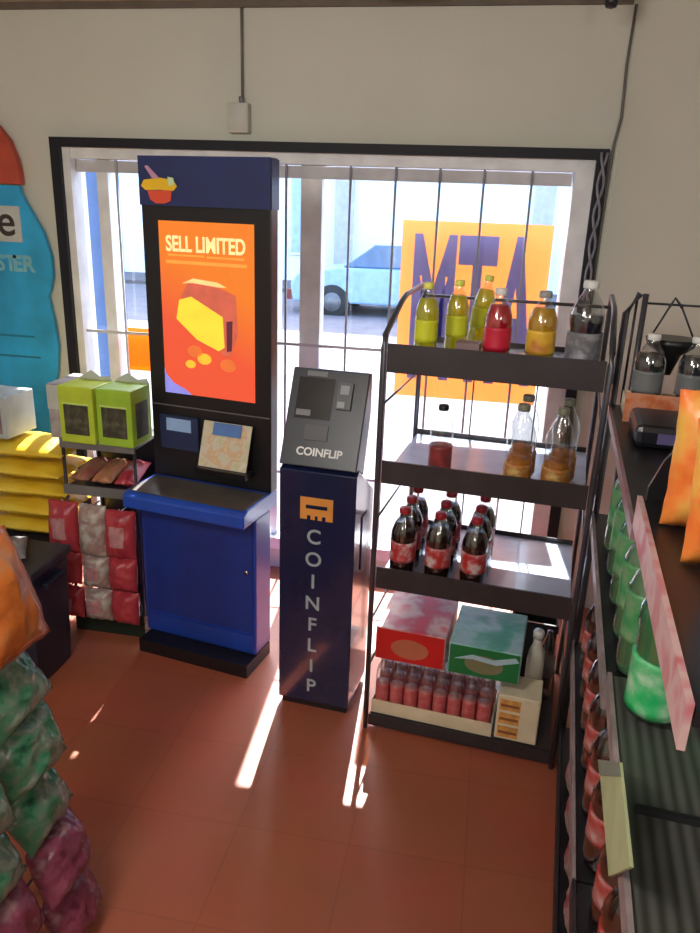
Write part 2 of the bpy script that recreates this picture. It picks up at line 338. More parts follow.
sflat('wallet_back', [(.095, 1.42), (.13, 1.475), (.25, 1.465), (.325, 1.44), (.33, 1.30), (.30, 1.22), (.27, 1.22), (.12, 1.36)], em('lit_brown', (.5, .10, .06), .8))
sflat('wallet_rim', [(.105, 1.47), (.15, 1.49), (.25, 1.482), (.29, 1.465), (.25, 1.465), (.15, 1.474)], em('lit_peach', (1, .5, .2), .9), .0025)
sflat('ticket_face', [(.075, 1.34), (.09, 1.41), (.14, 1.425), (.27, 1.36), (.275, 1.25), (.25, 1.235), (.16, 1.27)], em('lit_yellow_green', (.75, .55, .04), .9), .0025)
sflat('wallet_edge', [(.285, 1.345), (.31, 1.35), (.305, 1.24), (.285, 1.235)], em('lit_dark_brown', (.10, .02, .03), .7), .0025)
for (cx, cz, r, c) in ((.15, 1.225, .032, 'lit_copper'), (.19, 1.20, .03, 'lit_gold'), (.29, 1.185, .034, 'lit_copper'), (.13, 1.175, .022, 'lit_gold')):
    sflat('coin', [(cx+r*math.cos(i*PI/8), cz+.7*r*math.sin(i*PI/8)) for i in range(16)], em(c, {'lit_copper': (.6, .13, .03), 'lit_gold': (.95, .4, .03)}[c]), .004)
text('SELL LIMITED', .075, scn, em('lit_cream', (1, .60, .28), .95), ((SX0+SX1)/2, SY-.003, 1.605), sx=.74, bold=.002, ext=.0005)
put('subtitle', MB().box(.05, .20, SY-.003, SY-.002, 1.565, 1.572).box(.21, .36, SY-.003, SY-.002, 1.563, 1.570).box(.04, .37, SY-.003, SY-.002, 1.538, 1.55), em('lit_orange_brown', (.8, .3, .05), .7), scn)
# small controls under the screen
put('payment_panel', MB().box(-.015, .155, .205, .2195, .83, .965), mat('dark_blue_panel', (.02, .035, .10), .3), kx)
put('payment_display', MB().box(.015, .125, .2035, .2045, .905, .955), mat('pale_blue_display', (.22, .32, .5), .3, emit=.25), kx)
put('bezel_line', MB().box(-.05, .455, .217, .2195, 1.0, 1.004), GREYM, kx)
ho = put('ticket_tray', MB().prism([(.205, .775), (.13, .775), (.125, .80), (.195, .795)], .18, .40, 'x'), BPL, kx)
bro = thing('ticket_sheet', 'colourful lottery ticket leaflet propped under the kiosk screen', 'leaflet', (-1.251+.29*math.cos(R(-10))-.150*math.sin(R(-10)), 2.45+.29*math.sin(R(-10))+.150*math.cos(R(-10)), .80), -10)
put('sheet', MB().prism([(.0, 0), (.004, 0), (.060, .165), (.056, .165)], -.105, .10, 'x'), mat2('ticket_print', [(.75, .68, .5), (.65, .35, .12), (.7, .7, .66), (.55, .5, .2), (.75, .7, .6)], 22, .4, .05), bro)
put('printed_band', MB().prism([(.0375, .120), (.0385, .120), (.055, .165), (.054, .165)], -.06, .06, 'x'), mat('leaf_blue', (.10, .22, .55), .4), bro).location.y = -.0025

# ------------------------------------------------------------------ bitcoin booth
bt = thing('crypto_kiosk', 'slim navy kiosk with COINFLIP lettering down its front', 'kiosk', (-.64, 2.28, 0), -5)
put('plinth', MB().box(.01, .257, .015, .23, 0, .03), BPL, bt)
put('cabinet', MB().prism([(0, .03), (0, .925), (.035, .935), (.25, .80), (.25, .03)], 0, .267, 'x'), mat('deep_navy_gloss', (.008, .014, .055), .22, coat=.6), bt, .004)
hd = put('console', MB().prism([(.0, .94), (.14, 1.24), (.17, 1.235), (.17, 1.1), (.10, .90), (.04, .935)], -.002, .264, 'x'), mat('console_charcoal', (.028, .03, .045), .35), bt, .004)
ax = math.atan2(.14, .30)
def onpanel(name, u0, u1, v0, v1, mm, h=.002, par=hd):
    # panel coordinates: u across, v up the slope (0..0.331)
    n = Vector((0, -math.cos(ax), math.sin(ax))); d = Vector((0, math.sin(ax), math.cos(ax))); o0 = Vector((0, 0, .94))
    vs = [Vector((u, 0, 0)) + o0 + d*v + n*hh for hh in (.0003, h) for v in (v0, v1) for u in (u0, u1)]
    return put(name, MB().add(vs, [(0, 2, 3, 1), (4, 5, 7, 6), (0, 1, 5, 4), (2, 6, 7, 3), (0, 4, 6, 2), (1, 3, 7, 5)]), mm, par)
onpanel('display', .025, .15, .16, .30, mat('dim_display', (.02, .018, .022), .15))
onpanel('display_bar', .03, .08, .17, .19, mat('grey_print', (.2, .2, .22), .5), .003)
onpanel('card_reader', .165, .215, .20, .29, mat('reader_grey', (.06, .065, .075), .4), .012)
onpanel('reader_screen', .175, .205, .25, .28, mat('pale_reader', (.25, .27, .3), .4), .014)
onpanel('reader_slot', .17, .195, .205, .225, mat('pale_reader', (.25, .27, .3), .4), .014)
onpanel('keypad', .07, .15, .09, .14, mat('keypad_grey', (.06, .055, .07), .4), .006)
onpanel('camera_strip', .05, .12, .305, .322, mat('grey_print', (.2, .2, .22), .5), .003)
t_ = text('COINFLIP', .037, hd, WHITE, (0, 0, 0), ext=.0008, bold=.001)
n = Vector((0, -math.cos(ax), math.sin(ax))); d = Vector((0, math.sin(ax), math.cos(ax)))
t_.location = Vector((.13, 0, .94)) + d*.05 + n*.002; t_.rotation_euler = (PI/2-ax, 0, 0)
# icon and stacked letters
OR = mat('orange_icon', (.75, .30, .06), .45)
Yb = -.0015
put('icon', MB().box(.075, .19, Yb, -.0003, .755, .835), OR, bt)
put('icon_slot', MB().box(.095, .17, Yb-.001, Yb-.0002, .795, .808).box(.10, .112, Yb-.001, Yb-.0002, .755, .77).box(.128, .137, Yb-.001, Yb-.0002, .755, .77).box(.153, .165, Yb-.001, Yb-.0002, .755, .77), mat('deep_navy_gloss', (0, 0, 0)), bt)
for i, ch in enumerate('COINFLIP'):
    text(ch, .074, bt, mat('pale_blue_lettering', (.36, .42, .46), .5), (.125, -.001, .690-.0845*i), name='letter', bold=.001, ext=.0005)
put('side_handle', MB().box(.2672, .271, .09, .16, .55, .75), mat('dark_navy_side', (.02, .025, .09), .2), bt)

# ------------------------------------------------------------------ bottles
def bprof(h, r):
    return [(.0, .004), (r*.7, 0), (r*.95, h*.03), (r, h*.07), (r*.99, h*.25), (r*.93, h*.33), (r*.93, h*.52), (r, h*.60), (r*.97, h*.68), (r*.75, h*.79), (r*.42, h*.88), (r*.36, h*.92), (r*.36, h*.935)]
_bc = {}
def bottle(kind, label, loc, group=None, rz=0, tilt=None, name='soda_bottle', cat='bottle'):
    K = KINDS[kind]; h, r = K['h'], K['r']
    if kind not in _bc:
        pf = bprof(h, r); lvl = K.get('level', .8)
        def upto(s, f):
            out = []
            for i, (a, z) in enumerate(pf):
                if z <= h*f: out.append((a*s, z+.002))
                else:
                    a0, z0 = pf[i-1]; k = (h*f-z0)/(z-z0); out.append(((a0+(a-a0)*k)*s, h*f+.002)); break
            return out
        ms = [('shell', MB().lathe(pf, 18).mesh('shell'), CLEAR)]
        ms[0][1].materials.append(CLEAR)
        lq = MB().lathe(upto(.95, lvl), 18).mesh('liquid'); lq.materials.append(K['liq']); ms.append(('liquid', lq, 0))
        l0, l1 = K.get('lab', (.30, .56)); rr = r*1.015
        lb = MB().lathe([(rr, h*l0), (rr*.985, h*(l0+.04)), (rr*.985, h*(l1-.03)), (rr, h*l1)], 18).mesh('label_band'); lb.materials.append(K['labm']); ms.append(('label_band', lb, 0))
        cp = MB().lathe([(r*.42, h*.925), (r*.44, h*.935), (r*.44, h*.985), (r*.38, h), (.0, h)], 14).mesh('cap'); cp.materials.append(K['cap']); ms.append(('cap', cp, 0))
        _bc[kind] = ms
    t = thing(name, label, cat, loc, rz, group)
    if tilt: t.rotation_euler = tuple(R(a) for a in tilt)
    for nm, me, _ in _bc[kind]: put(nm, me, None, t)
    return t
COLA = mat('cola_liquid', (.025, .008, .006), .12, coat=.4)
KINDS = dict(
 lime=dict(h=.25, r=.036, liq=tinted('lime_liquid', (.88, .82, .04), .7), labm=mat('lime_label', (.72, .74, .03), .4), cap=mat('yellow_cap', (.75, .75, .12), .4)),
 red=dict(h=.25, r=.04, liq=tinted('red_liquid', (.8, .02, .06), .6), labm=mat('crimson_label', (.6, .015, .05), .4), cap=mat('white_cap', (.7, .7, .7), .4)),
 amber=dict(h=.25, r=.042, liq=tinted('amber_liquid', (.85, .55, .03)), labm=mat2('yellow_red_label', [(.45, .08, .04), (.8, .52, .04), (.8, .5, .04)], 14), cap=mat('grey_cap', (.3, .3, .28), .4)),
 dark=dict(h=.285, r=.05, liq=mat('grape_liquid', (.02, .015, .03), .15), level=.66, labm=mat2('grey_black_label', [(.35, .35, .4), (.03, .03, .04), (.4, .4, .45)], 25), lab=(.1, .5), cap=mat('white_cap', (0, 0, 0))),
 cola=dict(h=.26, r=.043, liq=COLA, labm=mat2('red_white_label', [(.45, .03, .03), (.5, .02, .03), (.7, .65, .65)], 38, .4, .1), cap=mat('dark_red_cap', (.3, .01, .02), .4)),
 tea=dict(h=.27, r=.043, liq=tinted('tea_liquid', (.85, .35, .05), .5), level=.36, labm=mat2('orange_tea_label', [(.75, .28, .04), (.3, .08, .02), (.8, .55, .2)], 30, .4, .1), lab=(.06, .32), cap=mat('olive_cap', (.2, .2, .14), .4)),
 single=dict(h=.23, r=.038, liq=COLA, level=.30, labm=mat2('brown_red_label', [(.12, .02, .02), (.4, .05, .05)], 30, .4, .1), lab=(.10, .42), cap=BPL),
 small=dict(h=.215, r=.0245, liq=mat('pink_liquid', (.5, .2, .2), .3), level=.5, labm=mat2('red_small_label', [(.5, .03, .04), (.6, .2, .2)], 45, .4, .1), lab=(.12, .5), cap=mat('white_cap', (0, 0, 0))),
 green=dict(h=.29, r=.048, liq=tinted('green_glass_liquid', (.06, .30, .12), .35), level=.8, labm=mat2('green_label', [(.01, .38, .10), (.02, .45, .14), (.5, .65, .5)], 22, .4, .1), lab=(.06, .40), cap=mat('green_cap', (.02, .3, .1), .4)),
 lemon=dict(h=.27, r=.046, liq=tinted('dull_green_liquid', (.10, .28, .12), .3), level=.8, labm=mat2('leafy_label', [(.02, .10, .04), (.04, .32, .10), (.25, .3, .2)], 20, .4, .1), lab=(.3, .68), cap=mat('pale_green_cap', (.35, .6, .45), .4)),
 big=dict(h=.27, r=.046, liq=COLA, level=.8, labm=mat2('cola_big_label', [(.35, .02, .02), (.45, .04, .03), (.5, .4, .4)], 20, .4, .1), lab=(.28, .52), cap=mat('red_cap', (.5, .02, .03), .4)),
 grey=dict(h=.22, r=.04, liq=mat('dark_smoke_liquid', (.03, .035, .04), .15), level=.75, labm=mat('steel_label', (.16, .17, .18), .4), cap=mat('white_cap', (0, 0, 0))),
)
def from_local(O, ang, x, y, z):
    a = R(ang); return (O[0]+x*math.cos(a)-y*math.sin(a), O[1]+x*math.sin(a)+y*math.cos(a), O[2]+z)

# ------------------------------------------------------------------ drinks rack
RO, RA = (-.292, 2.226, 0), -6
def rk(x, y, z): return from_local(RO, RA, x, y, z)
rack = thing('drinks_rack', 'dark metal four-tier drinks rack in front of the window', 'rack', RO, RA)
DW, DD = .63, .56
SH = [('shelf', 1.285, 1.285, 1.372), ('shelf', .93, .928, 1.003), ('shelf', .56, .556, .632)]
POSTM = mat('dark_post_metal', (.10, .10, .12), .3, .6)
for sx in (-.008, DW+.008):
    put('side_frame', MB().tube([(sx, -.012, 0), (sx, -.012, 1.36), (sx, -.002, 1.395), (sx, .20, 1.475), (sx, .26, 1.49), (sx, DD-.03, 1.50), (sx, DD, 1.48), (sx, DD+.005, 1.44), (sx, DD+.005, 0)], .009, 10), POSTM, rack)
for nm, z, l0, l1 in SH:
    s = put('shelf', MB().box(.003, DW-.003, .006, DD-.01, z, z+.012), DECK, rack)
    put('front_lip', MB().box(.002, DW-.002, -.004, .004, l0, l1), DARK, s)
    put('back_lip', MB().box(.003, DW-.003, DD-.0095, DD-.006, z, z+.03), DARK, s)
s = put('base_deck', MB().box(.003, DW-.003, .006, DD-.01, .045, .055), DARK, rack)
put('front_lip', MB().box(.0, DW, -.004, .004, .008, .052), DARK, s)
for z in (1.18, .80, .43, .25):
    for sx in (-.008, DW+.008):
        put('side_rail', MB().tube([(sx, -.012, z), (sx, DD+.005, z)], .004, 6), POSTM, rack)
for x in (0.2, .43):
    put('back_rod', MB().tube([(x, DD+.003, .05), (x, DD+.003, 1.46)], .003, 6), POSTM, rack)
put('back_rail', MB().tube([(-.008, DD+.005, 1.46), (DW+.008, DD+.005, 1.46)], .006, 8), POSTM, rack)
# top shelf
T = 1.2975
bottle('lime', 'lime yellow bottle at the left end of the top shelf, upright', rk(.095, .10, T), 'bottles on the top shelf')
bottle('lime', 'lime yellow bottle at the back of the top shelf, leaning slightly right', (rk(.205, .45, T+.006)), 'bottles on the top shelf', tilt=(0, 7, 0))
bottle('lime', 'lime yellow bottle third from the left on the top shelf', rk(.165, .25, T), 'bottles on the top shelf')
bottle('red', 'red drink bottle standing on the top shelf', rk(.315, .06, T), 'bottles on the top shelf')
bottle('amber', 'amber yellow bottle right of the red one on the top shelf', rk(.44, .06, T), 'bottles on the top shelf')
bottle('dark', 'large dark bottle with grey label at the right of the top shelf', rk(.56, .07, T), 'bottles on the top shelf')
tag(put('snack_carton', MB().box(-.035, .035, -.03, .03, 0, .09), mat('mauve_card', (.25, .16, .17), .6)), 'small mauve carton on the top shelf left of the red bottle', 'carton').location = rk(.235, .05, T)
bpy.data.objects['snack_carton'].rotation_euler = (0, 0, R(RA))
# second shelf
T = .9425
bottle('single', 'lone bottle with dark brown label on the second shelf', rk(.165, .12, T), 'bottles on the second shelf')
for i, (x, y) in enumerate(((.415, .07), (.53, .07), (.42, .20), (.545, .20))):
    bottle('tea', ['left front', 'right front', 'left rear', 'right rear'][i]+' orange tea bottle at the right end of the second shelf', rk(x, y, T), 'tea bottles on the second shelf')
# third shelf
T = .5725
for j in range(3):
    for i in range(3):
        bottle('cola', 'cola bottle on the third shelf, %s column, %s row' % (['left', 'middle', 'right'][i], ['front', 'second', 'back'][j]), rk(.075+.118*i, .055+.105*j, T), 'cola bottles on the third shelf', rz=40*i+70*j)
# bottom: tray of small bottles
T = .0555
trm = thing('cardboard_tray', 'shallow beige cardboard tray of small bottles on the rack base', 'tray', rk(.0, .0, T), RA)
g = MB().box(.008, .428, .012, .21, 0, .004)
g.box(.008, .428, .008, .012, 0, .052); g.box(.008, .428, .21, .214, 0, .052); g.box(.006, .0095, .008, .214, 0, .052); g.box(.4265, .430, .008, .214, 0, .052)
put('tray', g, CREAM, trm)
for j in range(3):
    for i in range(8):
        bottle('small', '%s small red-labelled bottle from the left, %s row of the beige tray' % (ORD[i], ['front', 'middle', 'back'][j]), rk(.036+.0515*i, .040+.062*j, T+.0045), 'small bottles in the beige tray', rz=33*i)
def carton(name, label, x, y, z, wd, dp, h, mt, mf, ml, cat='carton', rz=0):
    t = thing(name, label, cat, rk(x, y, z), RA+rz)
    put('box', MB().box(0, wd, 0, dp, 0, h), mt, t, .004)
    f = put('front_print', MB().box(.004, wd-.004, -.0015, -.0004, .004, h-.004), mf, t)
    if ml:
        pts = [(wd*.5+wd*.27*math.cos(k*PI/10), h*.45+h*.30*math.sin(k*PI/10)) for k in range(20)]
        put('badge', MB().prism(pts, -.0030, -.0016, 'y'), ml, t)
    return t
rt_ = carton('soda_carton', 'red and white soda carton on the lower left of the drinks rack', .008, .012, .277, .242, .27, .125, mat2('coke_top', [(.62, .05, .09), (.42, .02, .08), (.66, .6, .58), (.6, .03, .05)], 9, .4, .05), mat('bright_red_card', (.55, .012, .012), .4), mat('salmon_badge', (.48, .13, .07), .5))
g_ = carton('soda_carton', 'green soda carton beside the red one low on the drinks rack', .262, .012, .277, .238, .27, .115, mat2('green_top', [(.04, .30, .2), (.10, .42, .34), (.45, .6, .72), (.05, .33, .22)], 8, .4, .05), mat('leaf_green_card', (.01, .17, .045), .4), mat('olive_badge', (.2, .19, .1), .5))
put('pale_swoosh', MB().prism([(.02, .060), (.08, .085), (.15, .078), (.22, .10), (.232, .085), (.16, .06), (.08, .068)], -.0032, -.0017, 'y'), mat('pale_blue_swoosh', (.4, .58, .68), .5), g_)
# extra support bottles under the green carton
c_ = carton('snack_box', 'cream box with three orange pictures at the lower right of the rack', .440, .012, .0555, .14, .13, .175, CREAM, CREAM, None)
for k in range(3):
    p = put('picture', MB().box(.008, .077, -.003, -.0016, .012+.053*k, .054+.053*k), mat('orange_picture', (.68, .33, .09), .5, var=.3, scale=30), c_)
    put('picture_band', MB().box(.012, .073, -.0042, -.0031, .026+.053*k, .036+.053*k), mat('brown_picture_band', (.3, .11, .04), .5), p)
mk = thing('milk_bottle', 'tall white bottle behind the cream box on the rack base', 'bottle', rk(.545, .185, .0555), RA)
put('bottle_body', MB().lathe([(.0, 0), (.026, 0), (.03, .01), (.03, .22), (.026, .26), (.015, .29), (.015, .31)], 20), mat('white_plastic', (.62, .6, .52), .35), mk)
put('cap', MB().lathe([(.019, .312), (.019, .335), (.015, .342), (0, .342)], 16), mat('silver_cap', (.7, .7, .7), .3), mk)
bk = thing('water_bottle', 'clear bottle standing at the right end of the rack base', 'bottle', rk(.585, .30, .0555), RA)
put('bottle_body', MB().lathe(bprof(.30, .03), 16), CLEAR, bk); put('label_band', MB().lathe([(.0305, .1), (.0305, .18)], 16), GREYM, bk)

ck = thing('dark_filler_crate', 'added black crate hiding the bright floor at the back right of the rack base', 'crate', rk(.44, .36, .0555), RA)  # added dark filler, hides the bright floor behind the rack base
g = MB().box(0, .17, 0, .17, 0, .008)
for a_ in (0, .165): g.box(a_, a_+.005, 0, .17, .008, .27); g.box(0, .17, a_, a_+.005, .008, .27)
put('crate', g, mat('dark_green_black_plastic', (.010, .018, .016), .5), ck)
put('rim', MB().box(-.004, .174, -.004, -.0005, .24, .27), BPL, ck)

# ------------------------------------------------------------------ pillow bags
def bag_mesh(wd, h, th, seed, nu=18, nv=22):
    top = []; rnd = seed*7.3
    def P(u, v, s):
        e = max(0, 1-abs(v)**3.2); k = max(0, 1-u*u)**.55
        z = s*th/2*k*e**.7 + s*.001
        wob = noise.noise(Vector((u*2.1+rnd, v*2.1, s*2)))*.12*th + noise.noise(Vector((u*6+rnd, v*5, s*3)))*.05*th
        z += wob*(k*.9+.1)
        x = u*wd/2*(1-.10*e*(1-.6*abs(u))); y = v*h/2
        return (x + .01*wd*noise.noise(Vector((v*4+rnd, 0, 0))), y + .012*h*noise.noise(Vector((u*4, rnd, 1))), z)
    g = MB(); idx = {}
    vs = []
    for s in (1, -1):
        for j in range(nv+1):
            for i in range(nu+1): vs.append(P(2*i/nu-1, 2*j/nv-1, s))
    fs = []; n1 = (nu+1)*(nv+1)
    q = lambda i, j, s: s*n1 + j*(nu+1)+i
    for j in range(nv):
        for i in range(nu):
            fs.append((q(i, j, 0), q(i+1, j, 0), q(i+1, j+1, 0), q(i, j+1, 0)))
            fs.append((q(i, j, 1), q(i, j+1, 1), q(i+1, j+1, 1), q(i+1, j, 1)))
    for i in range(nu):
        fs.append((q(i, 0, 0), q(i, 0, 1), q(i+1, 0, 1), q(i+1, 0, 0))); fs.append((q(i, nv, 0), q(i+1, nv, 0), q(i+1, nv, 1), q(i, nv, 1)))
    for j in range(nv):
        fs.append((q(0, j, 0), q(0, j+1, 0), q(0, j+1, 1), q(0, j, 1))); fs.append((q(nu, j, 0), q(nu, j, 1), q(nu, j+1, 1), q(nu, j+1, 0)))
    g.add(vs, fs, True)
    # label patch following the front
    lp = MB(); vs = []; a, b = 8, 8
    for j in range(b+1):
        for i in range(a+1):
            th_ = 1
            u = (-.5+i/a); v = (-.42+.84*j/b)
            x, y, z = P(u, v, 1); vs.append((x, y, z+.0025))
    lp.add(vs, [(j*(a+1)+i, j*(a+1)+i+1, (j+1)*(a+1)+i+1, (j+1)*(a+1)+i) for j in range(b) for i in range(a)], True)
    return g, lp
_bag = {}
def bag(label, loc, rot, size, mm, ml=None, seed=1, group=None, name='snack_bag', cat='snack bag'):
    """bag's own face is +Z, height along Y; rot = Euler degrees"""
    key = (size, seed)
    if key not in _bag: a, b = bag_mesh(*size, seed); _bag[key] = (a, b)
    a, b = _bag[key]
    o = thing(name, label, cat, loc, 0, group); o.rotation_euler = tuple(R(x) for x in rot)
    put('pouch', a.mesh('pouch'), mm, o)
    if ml: put('label_print', b.mesh('label_print'), ml, o)
    return o
YEL = mat2('yellow_bag_film', [(.70, .42, .02), (.78, .52, .03), (.75, .58, .08)], 7)
ORG = mat2('orange_bag_film', [(.30, .07, .02), (.52, .13, .02), (.55, .15, .03), (.45, .2, .08)], 13)
ORG2 = mat2('bright_orange_film', [(.72, .13, .03), (.80, .20, .03), (.78, .36, .08), (.7, .45, .06)], 13)
GRN = mat2('green_bag_film', [(.02, .06, .04), (.05, .26, .13), (.12, .17, .12), (.30, .34, .29), (.04, .2, .12)], 20, .25, .8)
MAG = mat2('magenta_bag_film', [(.12, .02, .04), (.30, .07, .12), (.14, .02, .05), (.36, .20, .22)], 20, .25, .8)
REDF = mat2('red_bag_film', [(.38, .03, .05), (.48, .05, .06), (.30, .02, .05)], 9)
WHF = mat2('white_bag_film', [(.42, .43, .38), (.50, .48, .44), (.25, .08, .08), (.48, .48, .42)], 16)
REDL = mat2('pink_label', [(.45, .12, .16), (.5, .3, .3), (.36, .03, .05)], 20)

# ------------------------------------------------------------------ snack rack behind the cooler
yr = thing('chip_stand', 'low black stand carrying the pile of yellow chip bags', 'stand', (-2.12, 2.5, 0), 0)
put('shelf', MB().box(0, .485, .03, .34, .39, .408), DARK, yr)
for x in (.01, .475):
    for y in (.04, .33): put('leg', MB().box(x-.008, x+.008, y-.008, y+.008, 0, .389), BLACK, yr)
sr = thing('snack_rack', 'black snack rack between the yellow bags and the blue kiosk', 'rack', (-2.12, 2.57, 0), 0)
put('plinth', MB().box(.50, .815, .0, .28, 0, .07), mat('dark_green_plinth', (.012, .025, .018), .5), sr)
for z, x0 in ((.075, .50), (.635, .50), (.83, .50)):
    s = put('shelf', MB().box(x0, .815, .01, .28, z, z+.012), DARK, sr)
    put('price_rail', MB().box(x0, .815, .0, .008, z-.012, z+.028), mat('grey_rail', (.16, .15, .15), .4) if z > .6 else DARK, s)
for x in (.507, .81):
    for y in (.012, .276):
        put('upright', MB().tube([(x, y, .07), (x, y, .83)], .007, 8), BLACK, sr)
put('back_panel', MB().box(.50, .815, .282, .288, .07, .83), BLACK, sr)
# bags standing in front pockets : three columns of pouches by level
gr = 'pouches on the snack rack'
lv = [(.107, .125), (.262, .13), (.412, .12), (.53, .13)]
def pouch(lab, x, z, mm, ml, sd, sz=(.15, .145, .085)):
    put('hook', MB().tube([(x+2.12, .0, z+sz[1]*.47), (x+2.12, -.055, z+sz[1]*.47), (x+2.12, -.06, z+sz[1]*.47+.012)], .003, 6), CHROME, sr)
    bag(lab, (x, 2.508, z), (86, 0, random.uniform(-6, 6)), sz, mm, ml, sd, gr)
XS = (-1.595, -1.468, -1.352)
pouch('crimson pouch at the upper left of the snack rack', XS[0], .51, REDF, REDL, 1, (.13, .21, .085))
pouch('white pouch at the top middle of the snack rack', XS[1], .505, WHF, None, 2, (.12, .215, .085))
pouch('red pouch at the top right of the snack rack', XS[2], .50, REDF, REDL, 3, (.13, .20, .085))
pouch('crimson pouch in the middle row at the left of the snack rack', XS[0], .33, REDF, None, 4, (.13, .14, .085))
pouch('white pouch in the centre of the snack rack', XS[1], .325, WHF, REDL, 5, (.115, .14, .085))
pouch('red pouch in the middle row beside the blue kiosk', XS[2], .325, REDF, None, 6, (.125, .14, .085))
pouch('crimson pouch at the bottom left of the snack rack', XS[0], .175, REDF, REDL, 11, (.13, .135, .085))
pouch('white and pink pouch at the bottom middle of the rack', XS[1], .175, WHF, REDL, 9, (.12, .135, .085))
pouch('red pouch at the bottom right of the snack rack', XS[2], .175, REDF, None, 10, (.125, .14, .085))
# packets lying on the shelf under the yellow green boxes
BRN = mat2('brown_bag_film', [(.28, .10, .05), (.36, .18, .12), (.3, .05, .05)], 14)
for i, (x, mm, c) in enumerate(((-1.56, BRN, 'brown'), (-1.47, mat2('orange_brown_film', [(.42, .14, .06), (.45, .22, .12)], 12), 'orange brown'), (-1.38, REDF, 'red'))):
    bag('%s packet lying on the shelf below the lime green boxes' % c, (x, 2.70, .69), (8, 0, 6*i-6), (.088, .2, .06), mm, REDL if i == 2 else None, 20+i, 'packets on the upper shelf', 'snack_packet', 'snack packet')
# lime green boxes
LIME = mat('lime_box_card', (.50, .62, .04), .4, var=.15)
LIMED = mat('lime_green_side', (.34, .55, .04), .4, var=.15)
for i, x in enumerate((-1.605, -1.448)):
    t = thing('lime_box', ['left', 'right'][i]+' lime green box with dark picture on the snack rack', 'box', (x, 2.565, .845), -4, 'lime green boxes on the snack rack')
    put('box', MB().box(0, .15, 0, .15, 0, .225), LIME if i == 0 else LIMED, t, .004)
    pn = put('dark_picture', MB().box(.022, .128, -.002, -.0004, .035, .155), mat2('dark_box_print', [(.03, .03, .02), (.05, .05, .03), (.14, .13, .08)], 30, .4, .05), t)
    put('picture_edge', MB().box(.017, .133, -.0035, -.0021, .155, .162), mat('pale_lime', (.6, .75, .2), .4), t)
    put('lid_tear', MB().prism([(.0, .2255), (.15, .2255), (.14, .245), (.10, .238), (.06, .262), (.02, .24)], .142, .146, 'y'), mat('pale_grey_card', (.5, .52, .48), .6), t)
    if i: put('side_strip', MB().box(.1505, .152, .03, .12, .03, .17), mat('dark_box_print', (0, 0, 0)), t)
t = thing('display_carton', 'open grey display carton behind left lime green box', 'carton', (-1.67, 2.60, .845), 0)
put('carton', MB().box(.0, .07, 0, .2, 0, .22), mat('grey_pink_card', (.36, .32, .32), .6, var=.3, scale=20), t, .003)
put('flap', MB().box(.0, .07, -.004, -.0005, .12, .215), mat('pale_grey_card', (.5, .5, .5)), t)
# yellow bags
for i, (x, y, z, rz) in enumerate(((-1.81, 2.68, .452, 1), (-1.82, 2.67, .534, -1), (-1.81, 2.68, .616, 2), (-1.815, 2.67, .698, -1), (-1.81, 2.68, .780, 1))):
    bag('big yellow chip bag, %s from the bottom of the pile beside the poster' % ORD[i], (x, y, z), (0, 0, rz+90), (.27, .40, .07), YEL, None, 30+i, 'yellow chip bags in a pile', 'chip_bag', 'chip bag')
t = thing('white_box', 'greyish white box on top of the yellow chip bags', 'box', (-1.95, 2.56, .835), -4)
put('box', MB().box(-.12, .12, 0, .18, 0, .17), mat('grey_white_card', (.42, .46, .46), .6, var=.15), t, .004)
put('print', MB().box(.02, .10, -.002, -.0004, .02, .13), mat('brown_print', (.22, .15, .14), .5, var=.4, scale=20), t)

# ------------------------------------------------------------------ dark cooler box
cl = thing('storage_bin', 'dark blue storage bin on the floor below the yellow bags', 'bin', (-2.15, 2.12, 0), 0)
NB = mat('dark_blue_plastic', (.014, .02, .042), .4, var=.3)
put('bin', MB().prism([(.03, 0), (.62, 0), (.645, .46), (.0, .46)], .02, .255, 'y'), NB, cl, .01)
put('lid', MB().box(-.005, .655, .0, .27, .461, .495), mat('dark_grey_lid', (.035, .038, .05), .4, var=.3), cl, .008)
put('handle', MB().box(.646, .668, .07, .19, .40, .425), NB, cl, .004)
bag('crumpled pale grey packet lying on the dark bin lid', (-1.66, 2.24, .522), (4, 0, 30), (.13, .17, .045), mat2('grey_film', [(.2, .2, .21), (.28, .28, .28), (.12, .12, .14)], 18), None, 41, None, 'snack_packet', 'snack packet')
bag('dull purple grey packet at the left on the bin lid', (-1.87, 2.24, .522), (3, 0, -20), (.16, .2, .045), mat2('purple_grey_film', [(.07, .06, .09), (.11, .10, .13)], 18), None, 42, None, 'snack_packet', 'snack packet')

# ------------------------------------------------------------------ near left snack stand
ns = thing('snack_stand', 'black wire stand of snack bags in the left foreground', 'rack', (-1.40, .75, 0), 0)
for x in (0, .36):
    for y in (0, .62): put('upright', MB().tube([(x, y, 0), (x, y, 1.02)], .008, 8), BLACK, ns)
for z in (.06, .33, .60, .80):
    g = MB()
    for k in range(9): g.tube([(0, .62*k/8, z), (.36, .62*k/8, z)], .003, 6)
    g.tube([(0, 0, z), (0, .62, z)], .004, 6); g.tube([(.36, 0, z), (.36, .62, z)], .004, 6)
    put('wire_shelf', g, BLACK, ns)
def nb(lab, x, y, z, mm, ml, sd, sz=(.19, .25, .09), rot=(72, 0, 90), grp=None):
    bag(lab, (x, y, z), rot, sz, mm, ml, sd, grp, 'chip_bag', 'chip bag')
nb('orange chip bag at the far end of the foreground snack stand', -.985, 1.27, .93, ORG, None, 51, (.20, .27, .10), (70, 0, 84))
nb('orange chip bag nearer the camera on the foreground snack stand', -1.0, 1.02, .95, ORG, None, 52, (.20, .27, .10), (70, 0, 95))
k = 53
